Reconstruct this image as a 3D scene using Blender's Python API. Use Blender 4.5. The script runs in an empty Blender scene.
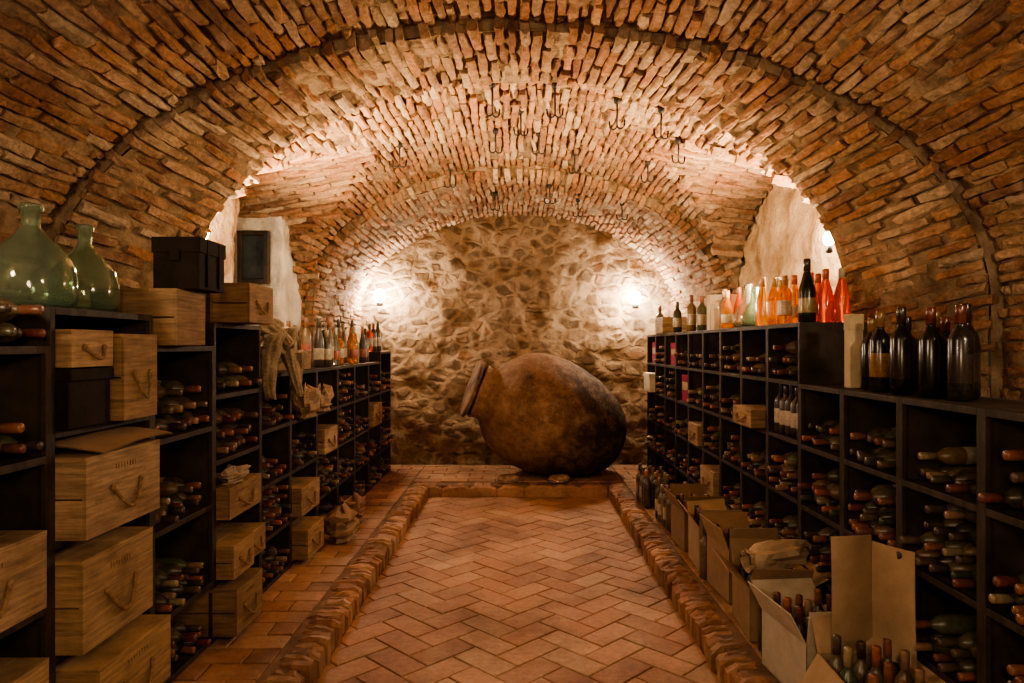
import bpy, math, random
import numpy as np
from mathutils import Vector, Matrix, noise
random.seed(7)
R=random.random
def U(a,b): return a+(b-a)*random.random()
sc=bpy.context.scene

# ------------------------------------------------------------------ materials
def nodes(name):
    m=bpy.data.materials.new(name); m.use_nodes=True
    nt=m.node_tree; b=nt.nodes['Principled BSDF']
    return m,nt,b
def N(nt,t,**kw):
    n=nt.nodes.new(t)
    for k,v in kw.items():
        if k in n.inputs: n.inputs[k].default_value=v
        else: setattr(n,k,v)
    return n
def L(nt,a,b): nt.links.new(a,b)
def ramp(nt,stops):
    r=nt.nodes.new('ShaderNodeValToRGB'); e=r.color_ramp.elements
    while len(e)>1: e.remove(e[-1])
    e[0].position=stops[0][0]; e[0].color=(*stops[0][1],1)
    for p,c in stops[1:]:
        x=e.new(p); x.color=(*c,1)
    return r
def mix(nt,a,b,f,mode='MIX'):
    m=nt.nodes.new('ShaderNodeMix'); m.data_type='RGBA'; m.blend_type=mode
    for sock,v in ((m.inputs[6],a),(m.inputs[7],b)):
        if isinstance(v,tuple): sock.default_value=(*v,1)
        else: L(nt,v,sock)
    if isinstance(f,(int,float)): m.inputs[0].default_value=f
    else: L(nt,f,m.inputs[0])
    return m.outputs[2]
def attr_mat(name,rough=0.7,stain=(0.6,0.5,0.4),stain_amt=0.4,scale=9,bump=0.4,bscale=40,dist=0.01,spec=0.3,stretch=(1,1,1),lo=0.6,hi=1.25,s0=.45,s1=.72,big=None,bigc=(0.45,0.40,0.38)):
    m,nt,b=nodes(name)
    at=N(nt,'ShaderNodeAttribute'); at.attribute_name='Col'
    tc=N(nt,'ShaderNodeTexCoord')
    mp=N(nt,'ShaderNodeMapping'); mp.inputs['Scale'].default_value=stretch; L(nt,tc.outputs['Object'],mp.inputs[0])
    n1=N(nt,'ShaderNodeTexNoise',Scale=scale,Detail=6.0,Roughness=0.65); L(nt,tc.outputs['Object'],n1.inputs['Vector'])
    r=ramp(nt,[(s0,(0,0,0)),(s1,(stain_amt,)*3)]); L(nt,n1.outputs['Fac'],r.inputs[0])
    c=mix(nt,at.outputs['Color'],stain,r.outputs[0])
    n2=N(nt,'ShaderNodeTexNoise',Scale=bscale,Detail=5.0,Roughness=0.7); L(nt,mp.outputs[0],n2.inputs['Vector'])
    r2=ramp(nt,[(0.3,(lo,lo,lo)),(0.7,(hi,hi,hi))]); L(nt,n2.outputs['Fac'],r2.inputs[0])
    c=mix(nt,c,r2.outputs[0],1.0,'MULTIPLY')
    if big:
        n3=N(nt,'ShaderNodeTexNoise',Scale=big,Detail=5.0,Roughness=0.6); L(nt,tc.outputs['Object'],n3.inputs['Vector'])
        r3=ramp(nt,[(0.36,bigc),(0.55,(1.05,1.05,1.05))]); L(nt,n3.outputs['Fac'],r3.inputs[0])
        c=mix(nt,c,r3.outputs[0],0.85,'MULTIPLY')
    L(nt,c,b.inputs['Base Color'])
    bp=N(nt,'ShaderNodeBump',Strength=bump,Distance=dist); L(nt,n2.outputs['Fac'],bp.inputs['Height']); L(nt,bp.outputs[0],b.inputs['Normal'])
    b.inputs['Roughness'].default_value=rough
    b.inputs['Specular IOR Level'].default_value=spec
    return m
def noise_mat(name,c1,c2,scale=5,rough=0.8,bump=0.5,bscale=30,dist=0.02,stretch=(1,1,1),spec=0.3):
    m,nt,b=nodes(name)
    tc=N(nt,'ShaderNodeTexCoord'); mp=N(nt,'ShaderNodeMapping'); mp.inputs['Scale'].default_value=stretch
    L(nt,tc.outputs['Object'],mp.inputs[0])
    n1=N(nt,'ShaderNodeTexNoise',Scale=scale,Detail=7.0,Roughness=0.65); L(nt,mp.outputs[0],n1.inputs['Vector'])
    r=ramp(nt,[(0.35,c1),(0.65,c2)]); L(nt,n1.outputs['Fac'],r.inputs[0]); L(nt,r.outputs[0],b.inputs['Base Color'])
    n2=N(nt,'ShaderNodeTexNoise',Scale=bscale,Detail=5.0,Roughness=0.65); L(nt,mp.outputs[0],n2.inputs['Vector'])
    bp=N(nt,'ShaderNodeBump',Strength=bump,Distance=dist); L(nt,n2.outputs['Fac'],bp.inputs['Height']); L(nt,bp.outputs[0],b.inputs['Normal'])
    b.inputs['Roughness'].default_value=rough; b.inputs['Specular IOR Level'].default_value=spec
    return m
M_brick=attr_mat('brick_fired',0.95,(0.52,0.38,0.25),0.6,3.2,1.0,34,0.02,0.1,lo=.58,hi=1.25,s0=.48,s1=.71,big=1.1,bigc=(.66,.58,.53))
M_mortar=noise_mat('lime_mortar',(0.11,0.07,0.042),(0.32,0.22,0.14),6,0.95,0.9,25,0.03,spec=0.1)
M_tile=attr_mat('terracotta_tile',0.66,(0.44,0.30,0.19),0.6,4,0.4,30,0.006,0.3,lo=.72,hi=1.14,big=1.5,bigc=(.5,.45,.42))
M_grout=noise_mat('grout',(0.11,0.065,0.04),(0.22,0.13,0.085),8,0.9,0.4,30,0.01)
M_rack=noise_mat('dark_stained_wood',(0.016,0.012,0.009),(0.055,0.038,0.028),6,0.6,0.3,30,0.004,(1,4,1))
M_crate=attr_mat('pine_crate',0.75,(0.14,0.08,0.042),0.65,5,0.25,5,0.004,0.2,stretch=(1.2,1.2,16),lo=.5,hi=1.3)
M_bottle=attr_mat('bottle_dusty',0.32,(0.16,0.12,0.08),0.5,14,0.03,60,0.001,0.5,s0=.42,s1=.65)
M_card=attr_mat('cardboard',0.85,(0.24,0.155,0.09),0.35,5,0.15,9,0.003,0.2,lo=.8,hi=1.1)
M_cloth=attr_mat('burlap',0.95,(0.16,0.105,0.065),0.6,14,0.9,60,0.012,0.1)
M_iron=noise_mat('iron',(0.008,0.005,0.004),(0.02,0.013,0.01),30,0.6,0.4,80,0.002)
M_rope=noise_mat('rope',(0.14,0.08,0.045),(0.28,0.18,0.10),60,0.9,0.8,120,0.003)
M_plaster=noise_mat('old_plaster',(0.27,0.17,0.095),(0.54,0.40,0.26),3.5,0.95,0.9,9,0.06,spec=0.1)
M_white=noise_mat('whitewash',(0.33,0.29,0.24),(0.62,0.57,0.49),3,0.95,0.8,10,0.04,spec=0.1)
M_dark=noise_mat('black_leatherette',(0.010,0.006,0.004),(0.022,0.013,0.008),12,0.7,0.3,60,0.002,spec=.15)
M_slate=noise_mat('dark_pane',(0.02,0.025,0.03),(0.05,0.06,0.065),8,0.3,0.1,20,0.002)
def stone_mat():
    m,nt,b=nodes('rubble_stone')
    tc=N(nt,'ShaderNodeTexCoord')
    nz=N(nt,'ShaderNodeTexNoise',Scale=6.0,Detail=6.0,Roughness=.65); L(nt,tc.outputs['Object'],nz.inputs['Vector'])
    add=N(nt,'ShaderNodeMixRGB'); add.blend_type='LINEAR_LIGHT'; add.inputs[0].default_value=0.06
    L(nt,tc.outputs['Object'],add.inputs[1]); L(nt,nz.outputs['Color'],add.inputs[2])
    mp=N(nt,'ShaderNodeMapping'); mp.inputs['Scale'].default_value=(1,1,1.65); L(nt,add.outputs[0],mp.inputs[0])
    v=N(nt,'ShaderNodeTexVoronoi',Scale=5.0); v.feature='DISTANCE_TO_EDGE'; L(nt,mp.outputs[0],v.inputs['Vector'])
    v2=N(nt,'ShaderNodeTexVoronoi',Scale=5.0); L(nt,mp.outputs[0],v2.inputs['Vector'])
    r=ramp(nt,[(0.07,(0,0,0)),(0.20,(.9,.9,.9))]); L(nt,v.outputs[0],r.inputs[0])
    n1=N(nt,'ShaderNodeTexNoise',Scale=2.8,Detail=8.0,Roughness=0.75); L(nt,tc.outputs['Object'],n1.inputs['Vector'])
    vis=ramp(nt,[(0.40,(.12,.12,.12)),(0.52,(1,1,1))]); L(nt,n1.outputs['Fac'],vis.inputs[0])
    fac=mix(nt,(0,0,0),r.outputs[0],vis.outputs[0])
    sep=N(nt,'ShaderNodeSeparateColor'); L(nt,v2.outputs['Color'],sep.inputs[0])
    st=ramp(nt,[(0,(0.12,0.075,0.045)),(0.35,(0.19,0.12,0.07)),(.7,(0.27,0.18,0.11)),(1,(0.28,0.145,0.08))]); L(nt,sep.outputs[0],st.inputs[0])
    n3=N(nt,'ShaderNodeTexNoise',Scale=5.0,Detail=9.0,Roughness=0.75); L(nt,tc.outputs['Object'],n3.inputs['Vector'])
    mo=ramp(nt,[(0.32,(0.19,0.12,0.07)),(0.5,(0.32,0.21,0.125)),(0.7,(0.43,0.295,0.18))]); L(nt,n3.outputs['Fac'],mo.inputs[0])
    c=mix(nt,mo.outputs[0],st.outputs[0],fac); L(nt,c,b.inputs['Base Color'])
    n4=N(nt,'ShaderNodeTexNoise',Scale=14.0,Detail=7.0,Roughness=0.75); L(nt,tc.outputs['Object'],n4.inputs['Vector'])
    ma=N(nt,'ShaderNodeMath'); ma.operation='MULTIPLY_ADD'; ma.inputs[1].default_value=0.7; L(nt,fac,ma.inputs[0]); L(nt,n4.outputs['Fac'],ma.inputs[2])
    bp=N(nt,'ShaderNodeBump',Strength=1.0,Distance=0.045); L(nt,ma.outputs[0],bp.inputs['Height']); L(nt,bp.outputs[0],b.inputs['Normal'])
    b.inputs['Roughness'].default_value=0.95; b.inputs['Specular IOR Level'].default_value=0.1
    return m
M_stone=stone_mat()
def clay_mat():
    m,nt,b=nodes('old_clay')
    tc=N(nt,'ShaderNodeTexCoord')
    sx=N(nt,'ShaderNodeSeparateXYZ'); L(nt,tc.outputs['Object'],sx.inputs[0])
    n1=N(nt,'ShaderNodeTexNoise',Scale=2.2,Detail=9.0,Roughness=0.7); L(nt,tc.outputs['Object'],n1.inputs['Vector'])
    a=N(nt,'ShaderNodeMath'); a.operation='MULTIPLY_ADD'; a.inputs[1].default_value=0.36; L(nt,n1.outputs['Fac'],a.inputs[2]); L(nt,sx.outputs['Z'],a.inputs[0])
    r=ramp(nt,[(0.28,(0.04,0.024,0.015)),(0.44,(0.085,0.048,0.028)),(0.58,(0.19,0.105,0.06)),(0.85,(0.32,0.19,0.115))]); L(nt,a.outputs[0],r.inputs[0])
    n3=N(nt,'ShaderNodeTexNoise',Scale=5.0,Detail=10.0,Roughness=0.85); L(nt,tc.outputs['Object'],n3.inputs['Vector'])
    r3=ramp(nt,[(0.48,(0,0,0)),(0.7,(.7,.7,.7))]); L(nt,n3.outputs['Fac'],r3.inputs[0])
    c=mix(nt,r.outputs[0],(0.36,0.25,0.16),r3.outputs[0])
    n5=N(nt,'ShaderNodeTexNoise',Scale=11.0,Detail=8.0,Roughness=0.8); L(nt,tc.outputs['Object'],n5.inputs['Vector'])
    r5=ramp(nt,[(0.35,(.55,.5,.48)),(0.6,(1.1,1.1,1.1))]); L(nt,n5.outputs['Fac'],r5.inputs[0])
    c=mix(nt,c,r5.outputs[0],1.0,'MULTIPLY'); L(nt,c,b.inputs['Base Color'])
    n2=N(nt,'ShaderNodeTexNoise',Scale=16.0,Detail=8.0,Roughness=0.75); L(nt,tc.outputs['Object'],n2.inputs['Vector'])
    bp=N(nt,'ShaderNodeBump',Strength=0.7,Distance=0.025); L(nt,n2.outputs['Fac'],bp.inputs['Height']); L(nt,bp.outputs[0],b.inputs['Normal'])
    b.inputs['Roughness'].default_value=0.8; b.inputs['Specular IOR Level'].default_value=0.2
    return m
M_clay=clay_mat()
def glass(name,col,tr=1.0,rough=0.05,var=.15):
    m,nt,b=nodes(name)
    tc=N(nt,'ShaderNodeTexCoord'); n1=N(nt,'ShaderNodeTexNoise',Scale=14.0,Detail=4.0); L(nt,tc.outputs['Object'],n1.inputs['Vector'])
    r=ramp(nt,[(0.4,(rough,)*3),(0.8,(rough+var,)*3)]); L(nt,n1.outputs['Fac'],r.inputs[0]); L(nt,r.outputs[0],b.inputs['Roughness'])
    b.inputs['Base Color'].default_value=(*col,1); b.inputs['Transmission Weight'].default_value=tr; b.inputs['IOR'].default_value=1.45
    return m
M_demi=glass('green_glass',(0.66,0.82,0.68),0.95,0.04,.12)
M_rose=glass('rose_glass',(1.0,0.20,0.07),0.75,0.05)
M_amber=glass('amber_glass',(0.98,0.45,0.12),0.8,0.05)
M_clear=glass('clear_glass',(0.75,0.82,0.72),0.95,0.04)
mb,nt,b=nodes('bulb_glow'); b.inputs['Emission Color'].default_value=(1,0.93,0.8,1); b.inputs['Emission Strength'].default_value=250; b.inputs['Base Color'].default_value=(1,.9,.7,1)
M_bulb=mb

# ------------------------------------------------------------------ builder
class Bld:
    def __init__(s): s.v=[];s.f=[];s.c=[];s.m=[];s.sm=[]
    def add(s,vs,fs,col=(1,1,1),mat=0,smooth=False,M=None):
        o=len(s.v)
        if M is not None: vs=[tuple(M@Vector(p)) for p in vs]
        s.v.extend(tuple(p) for p in vs)
        for i,f in enumerate(fs):
            s.f.append(tuple(o+k for k in f))
            s.c.append(col[i] if isinstance(col,list) else col)
            s.m.append(mat[i] if isinstance(mat,list) else mat); s.sm.append(smooth)
    def box(s,x0,x1,y0,y1,z0,z1,col=(1,1,1),mat=0,M=None):
        vs=[(x,y,z) for x in (x0,x1) for y in (y0,y1) for z in (z0,z1)]
        fs=[(0,1,3,2),(4,6,7,5),(0,4,5,1),(2,3,7,6),(0,2,6,4),(1,5,7,3)]
        s.add(vs,fs,col,mat,False,M)
    def lathe(s,prof,seg=16,col=(1,1,1),mat=0,M=None,smooth=True,cap0=True,cap1=True):
        vs=[];fs=[];cs=[];ms=[]
        n=len(prof)
        for r,z in prof:
            for k in range(seg):
                a=2*math.pi*k/seg; vs.append((r*math.cos(a),r*math.sin(a),z))
        for i in range(n-1):
            for k in range(seg):
                k2=(k+1)%seg
                fs.append((i*seg+k,i*seg+k2,(i+1)*seg+k2,(i+1)*seg+k))
                cs.append(col[i] if isinstance(col,list) else col)
                ms.append(mat[i] if isinstance(mat,list) else mat)
        lc,lm=cs[-1],ms[-1]
        if cap0: fs.append(tuple(range(seg))[::-1]); cs.append(cs[0]); ms.append(ms[0])
        if cap1: fs.append(tuple((n-1)*seg+k for k in range(seg))); cs.append(lc); ms.append(lm)
        s.add(vs,fs,cs,ms,smooth,M)
    def tube(s,pts,r,seg=6,col=(1,1,1),mat=0,M=None):
        vs=[];fs=[]
        P=[Vector(p) for p in pts]
        for i,p in enumerate(P):
            t=(P[min(i+1,len(P)-1)]-P[max(i-1,0)]).normalized()
            a=t.orthogonal().normalized() if abs(t.z)>0.95 else t.cross(Vector((0,0,1))).normalized()
            b=t.cross(a)
            for k in range(seg):
                an=2*math.pi*k/seg; vs.append(tuple(p+a*r*math.cos(an)+b*r*math.sin(an)))
        for i in range(len(P)-1):
            for k in range(seg):
                k2=(k+1)%seg; fs.append((i*seg+k,i*seg+k2,(i+1)*seg+k2,(i+1)*seg+k))
        fs.append(tuple(range(seg))[::-1]); fs.append(tuple((len(P)-1)*seg+k for k in range(seg)))
        s.add(vs,fs,col,mat,True,M)
    def brick(s,P,Lv,Tv,Nv,l,t,p,col,ch=0.008,depth=0.05,j=0.004):
        vs=[];fs=[]
        st=[-0.5,-0.25,0.0,0.25,0.5]
        sec=[(-t/2,-depth),(-t/2,p-ch),(-t/2+ch,p),(t/2-ch,p),(t/2,p-ch),(t/2,-depth)]
        for q in st:
            e=ch*U(.6,1.8) if abs(q)>0.4 else 0
            for si,(a,n) in enumerate(sec):
                nn=n-(e if si in(1,2,3,4) else 0)
                if si in(1,2,3,4): a2=a+U(-j,j); nn+=U(-j,j)
                else: a2=a
                vs.append(tuple(P+Lv*(q*l+U(-j,j))+Tv*a2+Nv*nn))
        m=len(st)
        for i in range(m-1):
            for k in range(5):
                fs.append((i*6+k,i*6+k+1,(i+1)*6+k+1,(i+1)*6+k))
        fs.append((5,4,3,2,1,0)); fs.append(tuple((m-1)*6+k for k in range(6)))
        s.add(vs,fs,col,0,False)
    def build(s,name,mats,bevel=0,parent=None,loc=None):
        me=bpy.data.meshes.new(name); me.from_pydata(s.v,[],s.f)
        for m in mats: me.materials.append(m)
        me.polygons.foreach_set('material_index',s.m)
        me.polygons.foreach_set('use_smooth',s.sm)
        ca=me.color_attributes.new('Col','FLOAT_COLOR','CORNER')
        cnt=np.array([len(f) for f in s.f])
        c=np.array([(a[0],a[1],a[2],1.0) for a in s.c],dtype=np.float32)
        ca.data.foreach_set('color',np.repeat(c,cnt,axis=0).ravel())
        me.update()
        ob=bpy.data.objects.new(name,me); sc.collection.objects.link(ob)
        if bevel:
            bv=ob.modifiers.new('bevel','BEVEL'); bv.width=bevel; bv.segments=2; bv.limit_method='ANGLE'
        if parent: ob.parent=parent
        if loc: ob.location=loc
        return ob

def fixn(ob):
    import bmesh
    bm=bmesh.new(); bm.from_mesh(ob.data); bmesh.ops.recalc_face_normals(bm,faces=bm.faces[:]); bm.to_mesh(ob.data); bm.free()

PAL=[(0.33,0.165,0.09),(0.38,0.20,0.11),(0.29,0.15,0.09),(0.39,0.25,0.155),(0.36,0.225,0.14),(0.43,0.31,0.21),(0.32,0.18,0.11),(0.24,0.13,0.082)]
def bcol(k=1.0):
    c=random.choice(PAL); f=U(0.8,1.15)*k
    return (c[0]*f,c[1]*f,c[2]*f)

# ------------------------------------------------------------------ vault
YC,W=5.15,1.12
SPL=1.9
CA,CCR=1.96,3.15
def cr_(x): return 3.12-0.36*min(abs(x)/1.95,1.1)
def cross_z(x,y):
    q=(y-YC)/W
    if abs(q)>=1: return -9
    return SPL+(cr_(x)-SPL)*math.sqrt(1-q*q)
def prof(a,sp,cr,zmin):
    pts=[]
    for i in range(12): pts.append((a,zmin+(sp-zmin)*i/12))
    n=90
    for i in range(n+1):
        t=math.pi*i/n; pts.append((a*math.cos(t),sp+(cr-sp)*math.sin(t)))
    for i in range(1,13): pts.append((-a,sp-(sp-zmin)*i/12))
    P=np.array(pts); d=np.r_[0,np.cumsum(np.hypot(*np.diff(P,axis=0).T))]
    return P,d
def lerp(a,b,t): return a+(b-a)*t
ZONES=[
 ('A',-1.6,3.38,(2.345,1.69,3.075),(2.345,1.69,3.075)),
 ('B',3.38,3.97,(2.27,1.70,3.015),(1.86,1.75,3.00)),
 ('C',3.97,6.42,(CA,1.85,CCR),(CA,1.85,CCR)),
 ('D',6.42,8.3,(1.87,1.85,3.04),(1.84,1.85,3.05)),
]
ZM=0.0
cache={}
def pt(z,s,y):
    n,y0,y1,p0,p1=z
    t=min(max((y-y0)/(y1-y0),-0.2),1.2)
    t=round(t,2); key=(n,t)
    if key not in cache: cache[key]=prof(lerp(p0[0],p1[0],t),lerp(p0[1],p1[1],t),lerp(p0[2],p1[2],t),ZM)
    P,d=cache[key]; q=s*d[-1]
    return float(np.interp(q,d,P[:,0])),float(np.interp(q,d,P[:,1])),d[-1]
def frame(z,s,y):
    x,zz,_=pt(z,s,y)
    xa,za,_=pt(z,s-0.004,y); xb,zb,_=pt(z,s+0.004,y)
    T=Vector((xb-xa,0,zb-za)).normalized()
    x1,z1,_=pt(z,s,y-0.05); x2,z2,_=pt(z,s,y+0.05)
    Lv=Vector((x2-x1,0.1,z2-z1)).normalized()
    Nn=Lv.cross(T).normalized()
    if Nn.dot(Vector((-x,0,1.0-zz)))<0: Nn=-Nn
    return Vector((x,y,zz)),Lv,T,Nn
def zc(x): return 1.85+(CCR-1.85)*math.sqrt(max(0,1-(x/CA)**2))
ceil=Bld()
for z in ZONES:
    n,y0,y1,_,_=z
    ys=max(y0,1.2)
    Ln=pt(z,0.5,(ys+y1)/2)[2]
    course=0.056; nc=int(Ln/course)
    for i in range(nc):
        s=(i+0.5)/nc
        zz0=pt(z,s,(ys+y1)/2)[1]
        if zz0<(1.0 if n in'AB' else 1.7): continue
        bl=0.285
        yy=ys-(bl*0.5 if i%2 else 0)+U(-0.05,0.05)
        yend=y1+U(-.015,.03)
        yst=ys-(U(.0,.045) if n!='A' else 0)
        while yy<yend-0.03:
            a=max(yy,yst); b2=min(yy+bl-U(.008,.022),yend)
            yy+=bl
            if b2-a<0.05: continue
            if b2-a>0.2 and R()<0.03 : continue
            ym=(a+b2)/2
            P,Lv,T,Nn=frame(z,s,ym)
            wob=noise.noise(Vector((ym*1.3,s*9,3.0)))*0.024+noise.noise(Vector((ym*5,s*30,7.0)))*0.009
            P=P+T*wob
            if n=='C':
                if abs(ym-YC)<W and (P.z<1.9 or cross_z(P.x,ym)>P.z+0.005): continue
            k={'A':0.88,'B':0.86}.get(n,1.0)
            wear=noise.noise(Vector((P.x*1.5,ym*1.5,P.z*1.5)))
            Nq=(Nn+T*U(-.15,.15)+Lv*U(-.05,.05)).normalized()
            ceil.brick(P,(Lv+T*U(-.05,.05)).normalized(),T,Nq,b2-a,course-U(0.005,0.018),U(0.002,0.032)+0.008*wear,bcol(k*(1+0.25*wear)),ch=U(.005,.013),depth=.08,j=.0055)
for side in(-1,1):
    xmax=2.62 if side<0 else 1.97
    nc=54
    for i in range(nc):
        ph=math.pi*(i+0.5)/nc
        y=YC+W*math.cos(ph)
        xx=xmax-(0.14 if i%2 else 0)
        while xx>0.3:
            xm=xx-0.135
            if xm<=0.2: break
            z=cross_z(xm,y)
            if (xm>CA and (y>5.0 or side>0)) or (xm<=CA and z>zc(xm)-0.01):
                e=0.01
                T=Vector((0,-W*math.sin(ph)*e,(cr_(xm)-SPL)*(math.cos(ph))*e)).normalized()
                Lv=Vector((side,0,(cross_z(xm+0.05,y)-cross_z(xm-0.05,y))/0.1)).normalized()
                Nn=Lv.cross(T).normalized()
                if Nn.z>0 and math.sin(ph)>0.2: Nn=-Nn
                elif math.sin(ph)<=0.2 and Nn.y*(YC-y)<0: Nn=-Nn
                ceil.brick(Vector((side*xm,y,z)),(Lv+T*U(-.05,.05)).normalized(),T,(Nn+T*U(-.13,.13)).normalized(),0.27,0.046,U(.004,0.032),bcol(1.0),ch=U(.005,.012),j=.0045)
            xx-=0.285
ob=ceil.build('ceiling_vault_bricks',[M_brick]); fixn(ob)

back=Bld()
def grid(B,rows,col=(1,1,1),skip=None,mat=0,smooth=True):
    nr=len(rows);ncn=len(rows[0]); vs=[p for r in rows for p in r]; fs=[]
    for i in range(nr-1):
        for k in range(ncn-1):
            if skip and skip(i,k): continue
            fs.append((i*ncn+k,i*ncn+k+1,(i+1)*ncn+k+1,(i+1)*ncn+k))
    B.add(vs,fs,col,mat,smooth)
for z in ZONES:
    n,y0,y1,_,_=z
    ny=max(3,int((y1-y0)/0.05)); ns=240
    rows=[];flag=[]
    for j in range(ny+1):
        y=y0+(y1-y0)*j/ny; row=[];fl=[]
        for i in range(ns+1):
            s=i/ns; P,Lv,T,Nn=frame(z,min(max(s,0.005),0.995),y)
            if i==0: P.z=0
            if i==ns: P.z=0
            low=P.z<1.86
            q=P-Nn*(0.005+0.012*noise.noise(P*7)+0.020*noise.noise(P*1.9+Vector((5,2,1))))
            if n=='C':
                inop=abs(y-YC)<W
                if inop and not low: q.z=max(q.z,cross_z(P.x,y)+0.006)
                fl.append(inop and low)
            else: fl.append(False)
            row.append(tuple(q))
        rows.append(row);flag.append(fl)
    grid(back,rows,skip=lambda i,k:(flag[i][k] and flag[i+1][k]) or (flag[i][k+1] and flag[i+1][k+1]))
rows=[]
for j in range(8):
    x=-1.94-0.69*j/7
    rows.append([(x,YC+W*math.cos(math.pi*i/40)*0.999,cross_z(x,YC+W*math.cos(math.pi*i/40)*0.999)+0.01) for i in range(41)])
grid(back,rows)
for (za,zb,y) in ((ZONES[0],ZONES[1],3.38),(ZONES[1],ZONES[2],3.97),(ZONES[2],ZONES[3],6.42)):
    ra=[];rb=[]
    for i in range(151):
        s=min(max(i/150,0.0),1.0)
        xa,zza,_=pt(za,s,y); xb,zzb,_=pt(zb,s,y)
        ra.append((xa*1.012,y+.004,zza+0.014)); rb.append((xb*1.008,y+0.006,zzb+.008))
    grid(back,[ra,rb])
back.build('ceiling',[M_mortar])

# ------------------------------------------------------------------ walls
def rough_plane(name,org,u,v,nu,nv,mat,amp=0.03,fr=3,top=None):
    b=Bld(); org=Vector(org);u=Vector(u);v=Vector(v); nn=u.cross(v).normalized(); rows=[]
    for i in range(nu+1):
        row=[]
        for k in range(nv+1):
            p=org+u*(i/nu)+v*(k/nv)
            p=p+nn*amp*noise.fractal(p*fr,1.0,2.0,4)
            row.append(tuple(p))
        rows.append(row)
    grid(b,rows)
    return b.build(name,[mat])
rough_plane('wall_back',(-2.0,8.2,0),(4,0,0),(0,0,3.3),160,130,M_stone,0.06,2.6)
rough_plane('wall_right',(1.99,3.97,0),(0,2.5,0),(0,0,3.0),70,80,M_plaster,0.06,3)
rough_plane('wall_left',(-2.62,3.97,0),(0,2.5,0),(0,0,3.1),40,40,M_white,0.03,3)
rough_plane('wall_front',(-2.6,-1.55,0),(5.2,0,0),(0,0,3.2),30,30,M_stone,0.03,3)
rough_plane('wall_left_alcove_return',(-2.62,4.0,0),(0.7,0,0),(0,0,3.0),20,40,M_white,0.02,4)
b=Bld(); rows=[]
pth=[(-2.62+0.66*i/22,5.80) for i in range(23)]+[(-1.96,5.80+0.5*i/16) for i in range(1,17)]
for k in range(61):
    z=3.0*k/60
    rows.append([(x+.035*noise.fractal(Vector((x*4,y*4,z*4)),1,2,4),y+.035*noise.fractal(Vector((x*4+9,y*4,z*4)),1,2,4),z) for (x,y) in pth])
grid(b,rows); b.build('wall_left_alcove',[M_white])
b=Bld(); rows=[]
for k in range(61):
    z=3.0*k/60; row=[]
    for i in range(26):
        if i<14: x,y=-1.965,3.98+0.85*i/13
        else:
            a=(i-14)/6*math.pi/2
            if i<=20: x,y=-1.965-.1*(1-math.cos(a)),4.83+.1*math.sin(a)
            else: x,y=-2.065-.55*(i-20)/5,4.93
        n=noise.fractal(Vector((x*3,y*3,z*3)),1,2,4)*.04
        row.append((x+n,y+n*.6,z))
    rows.append(row)
grid(b,rows); b.build('wall_left_pier',[M_plaster])
w=Bld()
w.box(-2.27,-2.05,5.72,5.80,2.03,2.42,mat=0)
w.box(-2.25,-2.07,5.712,5.722,2.05,2.40,mat=1)
for a in((-2.285,-2.25),(-2.07,-2.035)): w.box(a[0],a[1],5.69,5.75,2.01,2.44)
for a in((2.01,2.045),(2.405,2.44)): w.box(-2.25,-2.07,5.69,5.75,a[0],a[1])
w.build('window_1',[M_rack,M_slate],bevel=0.004)

# ------------------------------------------------------------------ floor
g=Bld(); g.box(-2.7,2.6,-1.6,8.3,-0.06,-0.006); g.build('floor',[M_grout])
tl=Bld()
def clip(poly,axis,val,keepless):
    out=[]
    for i in range(len(poly)):
        a=poly[i];b2=poly[(i+1)%len(poly)]
        ia=(a[axis]<=val) if keepless else (a[axis]>=val); ib=(b2[axis]<=val) if keepless else (b2[axis]>=val)
        if ia: out.append(a)
        if ia!=ib:
            t=(val-a[axis])/(b2[axis]-a[axis]); out.append((a[0]+(b2[0]-a[0])*t,a[1]+(b2[1]-a[1])*t))
    return out
TP=[(0.37,0.195,0.11),(0.40,0.215,0.125),(0.34,0.17,0.095),(0.42,0.25,0.15),(0.38,0.20,0.12),(0.30,0.15,0.09)]
def tcol():
    c=random.choice(TP); f=U(0.86,1.1); return tuple(q*f for q in c)
wd=0.15; c45=math.sqrt(.5)
def poly_tile(B,poly,z,h=0.012):
    if len(poly)<3: return
    cx=sum(p[0] for p in poly)/len(poly); cy=sum(p[1] for p in poly)/len(poly)
    tx,ty=U(-.008,.008),U(-.008,.008)
    n=len(poly); vs=[]
    for p in poly: vs.append((p[0],p[1],z-h))
    for p in poly: vs.append((p[0],p[1],z-0.003+(p[0]-cx)*tx+(p[1]-cy)*ty))
    for p in poly:
        dx,dy=cx-p[0],cy-p[1]; d=math.hypot(dx,dy)+1e-6; k=0.006/d
        vs.append((p[0]+dx*k,p[1]+dy*k,z+(p[0]-cx)*tx+(p[1]-cy)*ty))
    fs=[tuple(2*n+i for i in range(n))]
    for i in range(n):
        i2=(i+1)%n; fs.append((i,i2,n+i2,n+i)); fs.append((n+i,n+i2,2*n+i2,2*n+i))
    B.add(vs,fs,tcol())
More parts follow.
